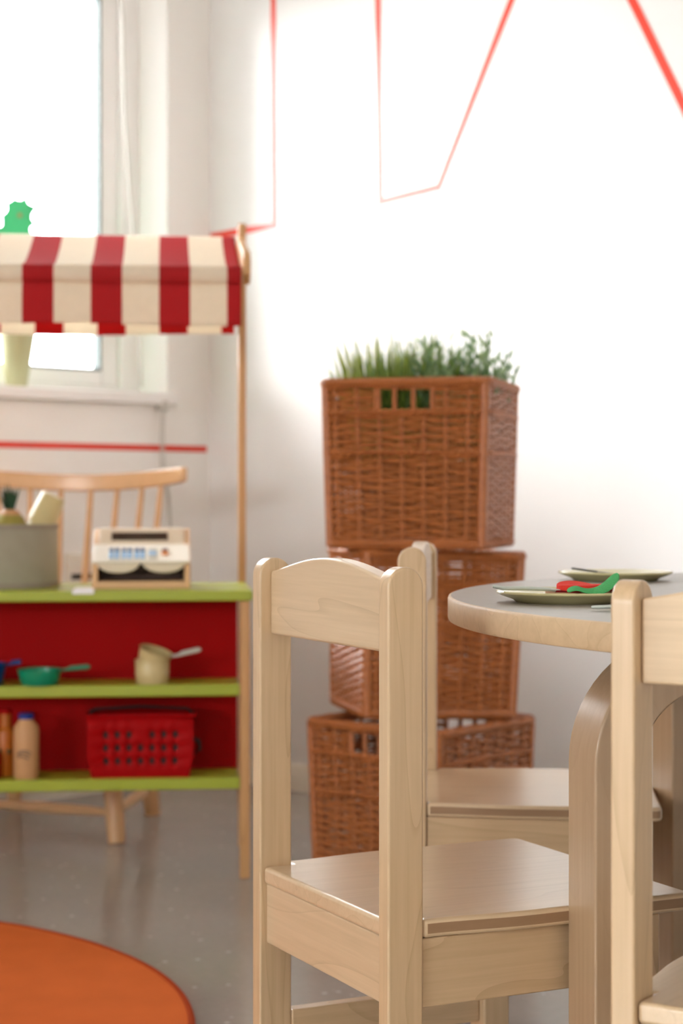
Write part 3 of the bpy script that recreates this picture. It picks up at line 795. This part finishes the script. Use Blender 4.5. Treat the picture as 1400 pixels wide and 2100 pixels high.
# stacked cups leaning out of the bin
cup_prof = [(0, 0), (.024, 0), (.0262, .003), (.0305, .058), (.0318, .060), (.031, .062), (.0292, .060), (.0250, .006), (0, .005)]
b0 = Vector((X(84, 3.93), 3.93, zc+.012)); tilt = math.radians(24); dv = Vector((math.sin(tilt), 0, math.cos(tilt)))
b0 = Vector((X(112, 3.94), 3.94, Z(1012, 3.94))) - dv*.205
labs = ['cream toy cup at the bottom of the leaning stack in the grey bin', 'cream toy cup second from the top of the leaning stack in the grey bin', 'cream toy cup upside down on top of the leaning stack in the grey bin']
for k in range(3):
    p = b0+dv*(.068+.062*k+.075*0)
    o = obj('toy_cup', lathe(bmesh.new(), cup_prof, 32), M['cream'], None)
    p = b0+dv*(.075+.0625*k)
    o.matrix_world = Matrix.Translation(p) @ Matrix.Rotation(tilt, 4, 'Y') @ Matrix.Rotation(PI, 4, 'X')
    tag(o, labs[k], 'cup', 'cream toy cups')
# cash register
cx, cy = S(-.2185+.0, .075); rw = .2
t = thing('toy_cash_register', 'toy cash register with wooden sides, white keypad and dark display', 'toy register', (cx, cy, zc), SA)
side = [(0, 0), (.16, 0), (.16, .119), (.128, .119), (.0, .054)]
for s in (-1, 1):
    obj('side_panel', prism(bmesh.new(), side, s*(rw/2-.006)-.006, s*(rw/2-.006)+.006, 'x'), M['beech'], t, bevel=.0015)
iw = rw/2-.0122
obj('base', box(-iw, iw, 0.001, .158, 0, .015), M['beech_x'], t, bevel=.001)
obj('back_board', box(-iw, iw, .15, .158, .0152, .118), M['beech_x'], t)
# console: white front keypad slope and cream display bank
bm = prism(bmesh.new(), [(-.012, .049), (.070, .083), (.070, .0785), (-.006, .044)], -iw-.011, iw+.011, 'x'); bmesh.ops.translate(bm, verts=bm.verts, vec=(0, 0, .0065))
kp = obj('keypad', bm, M['white_plastic'], t, bevel=.003, seg=3)
bm = prism(bmesh.new(), [(.0715, .087), (.108, .121), (.149, .121), (.149, .112), (.110, .112), (.0715, .079)], -iw, iw, 'x')
obj('display_bank', bm, M['bank'], t, bevel=.002)
sl = math.atan2(.034, .0365)
bm = box(-.058, .058, -.0015, .0012, -.0105, .0105); bm.transform(Matrix.Translation((-.004, .0895, .1043)) @ Matrix.Rotation(-(PI/2-sl), 4, 'X')); obj('display', bm, M['dark'], t)
ks = math.atan2(.034, .082)
def key(x, q, w, d, mat):
    bm = box(-w/2, w/2, -d/2, d/2, 0, .0035); bm.transform(Matrix.Translation((x, -.012+q*math.cos(ks), .0557+q*math.sin(ks))) @ Matrix.Rotation(ks, 4, 'X'))
    obj('key', bm, mat, kp, bevel=.0008)
for g in range(3):
    for cc in range(2):
        for rr in range(3):
            key(-.061+g*.026+cc*.0115, .020+rr*.0175, .009, .012, M['key_navy'] if rr == 2 else M['key_blue'])
for rr in range(3): key(.023, .020+rr*.0175, .016, .012, M['key_blue'] if rr == 1 else M['greyh'])
key(.048, .052, .013, .012, M['key_brown']); key(.048, .036, .013, .011, M['key_orange'])
# coin scoops and open drawer
bm = bmesh.new()
for cxx in (-.046, .046):
    pl = [(cxx+.0445*math.cos(a), .054+.0225*math.sin(a)) for a in [PI+PI*k/14 for k in range(15)]]
    prism(bm, pl, -.006, .022, 'y')
obj('coin_scoops', bm, M['bank'], t, bevel=.003)
obj('drawer', box(-iw+.002, iw-.002, .05, .148, .0155, .030), M['cushion_black'], t, bevel=.002)
obj('drawer_liner', box(-iw+.0005, iw-.0005, .055, .149, .0305, .072), M['cushion_black'], t)
# white card on the counter's front edge
px_, py_ = X(174, 3.83), 3.83
lxc = -.5+.0
cxl = (px_-SX)*math.cos(SA)+(py_-SY)*math.sin(SA)
t2 = thing('paper_card', 'small white paper card on the counter between the grey bin and the cash register', 'card', (SX, SY, 0), SA)
bm = bmesh.new(); bx(bm, cxl-.021, cxl+.021, -.0135, .14, zc+.0002, zc+.001); bx(bm, cxl-.021, cxl+.021, -.0137, -.0125, zc-.006, zc+.001)
bpy.data.objects.remove(t2)
tag(obj('paper_card', bm, M['paper'], None, loc=(SX, SY, 0), rz=SA), 'small white paper card on the counter between the grey bin and the cash register', 'card')

# --- middle shelf
zm = .391
def saucepan(name, r, hgt, mat, hmat, label, loc, ang, hl, cat, z_h=None, rot=None, rise=0):
    t = thing(name, label, cat, loc, ang, rot=rot)
    obj('bowl', lathe(bmesh.new(), [(0, 0), (r*.78, 0), (r*.86, .003), (r*.97, hgt*.7), (r, hgt), (r+.0015, hgt+.001), (r-.002, hgt), (r*.94, hgt*.7), (r*.8, .006), (0, .005)], 40), mat, t)
    z_h = z_h or hgt
    bm = bmesh.new()
    tube(bm, [(r-.003, 0, z_h-.003), (r+.012, 0, z_h-.001+rise*.2), (r+hl*.35, 0, z_h+.001+rise*.35), (r+hl*.9, 0, z_h+.003+rise*.9), (r+hl, 0, z_h+.003+rise)], [.004, .0042, .0066, .0072, .004], 12, sq=.75)
    obj('handle', bm, hmat, t); return t
yy = 3.79
saucepan('toy_frying_pan', .043, .0305, M['teal'], M['teal_dull'], 'sea green toy frying pan on the middle shelf, handle pointing right', (X(84, yy), S(-.6, .045)[1]-.002, zm), math.radians(14), .058, 'toy pan')
saucepan('toy_saucepan', .045, .042, M['blue'], M['blue'], 'dark blue toy saucepan on the middle shelf at the left edge of the photo', (X(-30, yy), S(-.7, .05)[1], zm), math.radians(10), .030, 'toy pan')
px_, py_ = X(315, 3.83), S(-.38, .052)[1]
t = thing('toy_bowl', 'cream ribbed toy cup standing on the middle shelf', 'cup', (px_, py_, zm))
obj('bowl', lathe(bmesh.new(), [(0, 0), (.030, 0), (.0325, .004), (.0335, .018), (.0345, .019), (.0345, .021), (.0338, .022), (.0345, .046), (.0355, .047), (.034, .049), (.032, .046), (.031, .008), (0, .006)], 40), M['cream'], t)
saucepan('toy_saucepan', .0335, .034, M['cream'], M['greyh'], 'cream toy saucepan with pale grey handle tilted inside the ribbed cup', (px_-.002, py_, zm+.034), 0, .052, 'toy pan', rot=(math.radians(10), math.radians(17), math.radians(6)), rise=.026)

# --- bottom shelf
zb = .2035
px_, py_ = X(58, 3.80), S(-.63, .05)[1]
t = thing('toy_milk_bottle', 'beige toy milk bottle with blue cap on the bottom shelf', 'toy bottle', (px_, py_, zb))
obj('body', lathe(bmesh.new(), [(0, 0), (.023, 0), (.0255, .004), (.0255, .094), (.024, .104), (.017, .113), (.0145, .117), (.0145, .122), (0, .122)], 36), M['milk'], t)
obj('cap', lathe(bmesh.new(), [(.0, .1185), (.0148, .1185), (.0155, .120), (.0155, .128), (.014, .1295), (0, .1295)], 28), M['bluecap'], t)
bm = bmesh.new()   # grey wavy emblem wrapped on the front
rr = .0259
def wrap(a, z): return (rr*math.sin(a), -rr*math.cos(a), z)
for z_, a0, a1, amp in ((.052, -.55, .55, .006), (.0475, -.6, .45, .006), (.043, -.55, .15, .004)):
    tube(bm, [wrap(a0+(a1-a0)*k/14, z_+amp*math.sin(PI*k/14)) for k in range(15)], .0011, 5)
lathe(bm, [(0, -.003), (.003, 0), (0, .003)], 10, c=wrap(.25, .043))
obj('emblem', bm, M['dark_metal'], t)
px_, py_ = X(17, 3.83), S(-.67, .08)[1]
t = thing('toy_juice_bottle', 'amber toy juice bottle with long neck behind the milk bottle', 'toy bottle', (px_, py_, zb))
obj('body', lathe(bmesh.new(), [(0, 0), (.018, 0), (.0195, .003), (.0195, .086), (.017, .095), (.0118, .100), (.0112, .126), (0, .126)], 30), M['orange'], t)
obj('cap', lathe(bmesh.new(), [(0, .1262), (.0115, .1262), (.012, .128), (.012, .135), (0, .136)], 24), M['redplastic'], t)
bm = bmesh.new()
for a in (-.5, .5): lathe(bm, [(0, -.006), (.0035, -.003), (.004, .002), (0, .007)], 10, c=(.0190*math.sin(a), -.0190*math.cos(a), .052))
obj('leaf_print', bm, M['leafdark'], t)
px_, py_ = X(-20, 3.79), S(-.70, .05)[1]
t = thing('toy_sauce_bottle', 'red toy sauce bottle at the left edge of the bottom shelf', 'toy bottle', (px_, py_, zb))
obj('body', lathe(bmesh.new(), [(0, 0), (.022, 0), (.0245, .004), (.0245, .045), (.019, .056), (.010, .060), (0, .060)], 30), M['redplastic'], t)
obj('nozzle', lathe(bmesh.new(), [(0, .0602), (.009, .0602), (.003, .082), (0, .083)], 20), M['redplastic'], t)
# red basket
cx, cy = S(-.2185, .062)
t = thing('shopping_basket', 'red toy shopping basket with square holes on the bottom shelf', 'basket', (cx, cy, zb), SA-.02)
bw, bd, bh = .212, .098, .125
rows = [.034+.0263*k for k in range(3)]; hs_ = .0096
xs = [-.0695+.0232*k for k in range(7)]
def taper(z): return .9+.1*min(1, (z+.01)/.05) if z < .04 else 1.0
cxs = sorted([-bw/2, bw/2]+[v for x in xs for v in (x-hs_/2, x+hs_/2)]); czs = sorted([0, .012, bh]+[v for z in rows for v in (z-.0066, z+.0066)])
bm = bmesh.new(); vm = {}
def V(x, y, z):
    k = (round(x, 5), round(y, 5), round(z, 5))
    if k not in vm:
        f = taper(z); vm[k] = bm.verts.new((x*f, y*f, z))
    return vm[k]
for yy_ in (-bd/2, bd/2):
    for a, b in zip(cxs, cxs[1:]):
        for c, d in zip(czs, czs[1:]):
            mx_, mz_ = (a+b)/2, (c+d)/2
            hx = [i for i, x in enumerate(xs) if abs(x-mx_) < .001]; hz = [j for j, z in enumerate(rows) if abs(z-mz_) < .001]
            if hx and hz and not (hz[0] == 2 and hx[0] == 3): continue
            bm.faces.new((V(a, yy_, c), V(b, yy_, c), V(b, yy_, d), V(a, yy_, d)))
for xx_ in (-bw/2, bw/2):
    for c, d in zip(czs, czs[1:]): bm.faces.new((V(xx_, -bd/2, c), V(xx_, bd/2, c), V(xx_, bd/2, d), V(xx_, -bd/2, d)))
bm.faces.new([V(x, -bd/2, 0) for x in cxs]+[V(x, bd/2, 0) for x in cxs[::-1]])
o = obj('body', bm, M['redplastic'], t, angle=60); so = o.modifiers.new('thick', 'SOLIDIFY'); so.thickness = .0025; so.offset = -1
bm = bmesh.new(); tube(bm, [(-bw/2-.002, -bd/2-.002, bh), (bw/2+.004, -bd/2-.002, bh), (bw/2+.004, bd/2+.002, bh), (-bw/2-.002, bd/2+.002, bh)], .0032, 8, True, up=(0, 0, 1)); obj('rim', bm, M['redplastic'], t)
obj('dark_filler', box(-bw/2*.88, bw/2*.88, -bd/2*.86, bd/2*.86, .006, bh-.006), M['black'], t, bevel=.006)  # added black block, paints the inner shade behind the holes
bm = bmesh.new(); tube(bm, [(bw/2-.002, .01, .070), (bw/2+.010, .01, .066), (bw/2+.013, .01, .048), (bw/2-.002, .01, .038)], .0045, 10); obj('handle_clip', bm, M['black'], t)
bm = bmesh.new(); tube(bm, [(-bw/2, .0, bh-.003), (-bw/2+.012, .0, bh+.008), (0, 0, bh+.013), (bw/2-.012, .0, bh+.008), (bw/2, .0, bh-.003)], .003, 8); obj('carry_handle', bm, M['black'], t)

# ------------------------------------------------------------------ spindle-back chair behind the stall
bd_ = Vector((.20, .98, 0)).normalized(); ld = Vector((bd_.y, -bd_.x, 0)); ctr = Vector((-.655, 4.43, 0))
ang = math.atan2(ld.y, ld.x)
t = thing('spindle_chair', 'beech spindle-back chair standing behind the market stall', 'chair', ctr, ang)
# local x = sitter-side lateral (towards right of photo), y = away from camera
def loc_(wx, wy): v = Vector((wx, wy, 0))-ctr; return v.dot(ld), v.dot(bd_)
feet = [(-.4973, 4.1483+.022), (-.4551, 4.5411), (-.8176, 4.6916), (-.860, 4.32)]
fl = [loc_(*f) for f in feet]
zs_ = .43
pl = [(-.03+.215*math.copysign(abs(math.cos(a))**.55, math.cos(a)), .205*math.copysign(abs(math.sin(a))**.55, math.sin(a))) for a in [2*PI*k/48 for k in range(48)]]
obj('seat', prism(bmesh.new(), pl, zs_-.032, zs_, 'z'), M['beech_x'], t, bevel=.008, seg=3)
tops = []
for (x, y) in fl:
    tx, ty = x*.78, y*.78; tops.append((tx, ty))
    obj('leg', tube(bmesh.new(), [(x, y, 0), (x+(tx-x)*.1, y+(ty-y)*.1, .04), (x+(tx-x)*.5, y+(ty-y)*.5, .2), (tx, ty, zs_-.033)], [.0185, .0205, .021, .016], 20), M['beech'], t)
def on_leg(i, z): f = z/(zs_-.033); return (fl[i][0]+(tops[i][0]-fl[i][0])*f, fl[i][1]+(tops[i][1]-fl[i][1])*f, z)
for i, j in ((0, 1), (3, 2), (0, 3), (1, 2)):
    a, b = Vector(on_leg(i, .066)), Vector(on_leg(j, .066))
    obj('stretcher', tube(bmesh.new(), [a+(b-a)*f for f in (.04, .2, .5, .8, .96)], [.008, .0105, .013, .0105, .008], 14), M['beech_x'], t)
# rail
nb = 24; bm = bmesh.new(); prev = None
def railp(f):  # f in -1..1
    lx = .285*f; return Vector((lx-.035, .245-.085*f*f, .801+.020*f*f))
for k in range(nb+1):
    f = -1+2*k/nb; p = railp(f); d = (railp(f+.01)-railp(f-.01)).normalized(); nn = Vector((-d.y, d.x, 0)).normalized()
    hh = .0205-.003*abs(f)**6; th = .0115
    r_ = [bm.verts.new(p-nn*th+Vector((0, 0, -hh))), bm.verts.new(p+nn*th+Vector((0, 0, -hh))), bm.verts.new(p+nn*th*1.1+Vector((0, 0, hh))), bm.verts.new(p-nn*th*.9+Vector((0, 0, hh)))]
    if prev:
        for q in range(4): bm.faces.new((prev[q], prev[(q+1) % 4], r_[(q+1) % 4], r_[q]))
    else: bm.faces.new(r_)
    prev = r_
bm.faces.new(prev[::-1]); obj('back_rail', bm, M['beech_x'], t, bevel=.005, seg=3)
for f in (-.73, -.465, -.2, .07, .32, .565, .76):
    p = railp(f); b = Vector(((p.x+.035)*.86-.035, .18-.04*f*f, zs_-.006))
    obj('spindle', tube(bmesh.new(), [b, b+(p-b)*.4, p-Vector((0, 0, .012))], [.0085, .0095, .0062], 12), M['beech'], t)

# ------------------------------------------------------------------ cactus in a pot on the window sill
wp = wallL(34, 760); k0 = (34-700)/F; c0 = C-Bw*.055; s0 = (c0.x-c0.y*k0)/(1-k0); cw = Vector((c0.x-s0, c0.y-s0, 0)); yy = cw.y; zsill = ZS+.012
t = thing('cactus_plant', 'green spiny toy cactus in a sage green pot on the window sill', 'plant', (cw.x, cw.y, zsill))
ph_ = .148
obj('pot', lathe(bmesh.new(), [(0, 0), (.024, 0), (.0265, .003), (.0475, ph_-.012), (.049, ph_), (.047, ph_), (.044, ph_-.014), (0, ph_-.02)], 40), M['potgreen'], t)
def cact(z): return .07+.0
# flat padded body with scalloped spiny outline, in the plane facing the room
pts = []
zb_ = Z(480, yy)-zsill; k_ = yy/F
out = [(-70, 480), (-62, 440), (-40, 446), (-22, 434), (-8, 440), (0, 465), (8, 462), (8, 452), (7, 441), (12, 440), (17, 433), (17, 424), (15, 417), (22, 417), (28, 413), (31, 408), (35, 413), (43, 414), (50, 410), (56, 402), (53, 411), (55, 418), (62, 423), (70, 426), (68, 431), (62, 439), (62, 448), (68, 456), (76, 457), (84, 456), (76, 459), (66, 459), (59, 464), (60, 474), (68, 480), (80, 481)]
out = [(34+(u-34)*1.1, 444+(v-444)*1.1 if v < 478 else v) for u, v in out]
poly = [((u-34)*k_, Z(v, yy)-zsill) for u, v in out]
lowr = [(70, 560), (52, 640), (42, 700), (26, 700), (14, 640), (-40, 580), (-76, 520)]
poly += [((u-34)*k_, max(ph_-.03, Z(v, yy)-zsill)) for u, v in lowr]
bm = prism(bmesh.new(), poly, -.011, .011, 'y')
obj('cactus_body', bm, M['cactus'], t, bevel=.004, seg=3, angle=50)
bm = lathe(bmesh.new(), [(0, -.002), (.006, -.001), (.006, .001), (0, .002)], 16)
bm.transform(Matrix.Translation(((42-34)*k_, -.0115, Z(443, yy)-zsill)) @ Matrix.Rotation(PI/2, 4, 'X')); obj('eye_spot', bm, M['felt_brown'], t)

# ------------------------------------------------------------------ colour management
vs = sc.view_settings
vs.view_transform = 'Standard'; vs.look = 'None'; vs.gamma = 1; vs.use_curve_mapping = False; vs.exposure = EXPO
sc.cycles.max_bounces = 14; sc.cycles.diffuse_bounces = 8
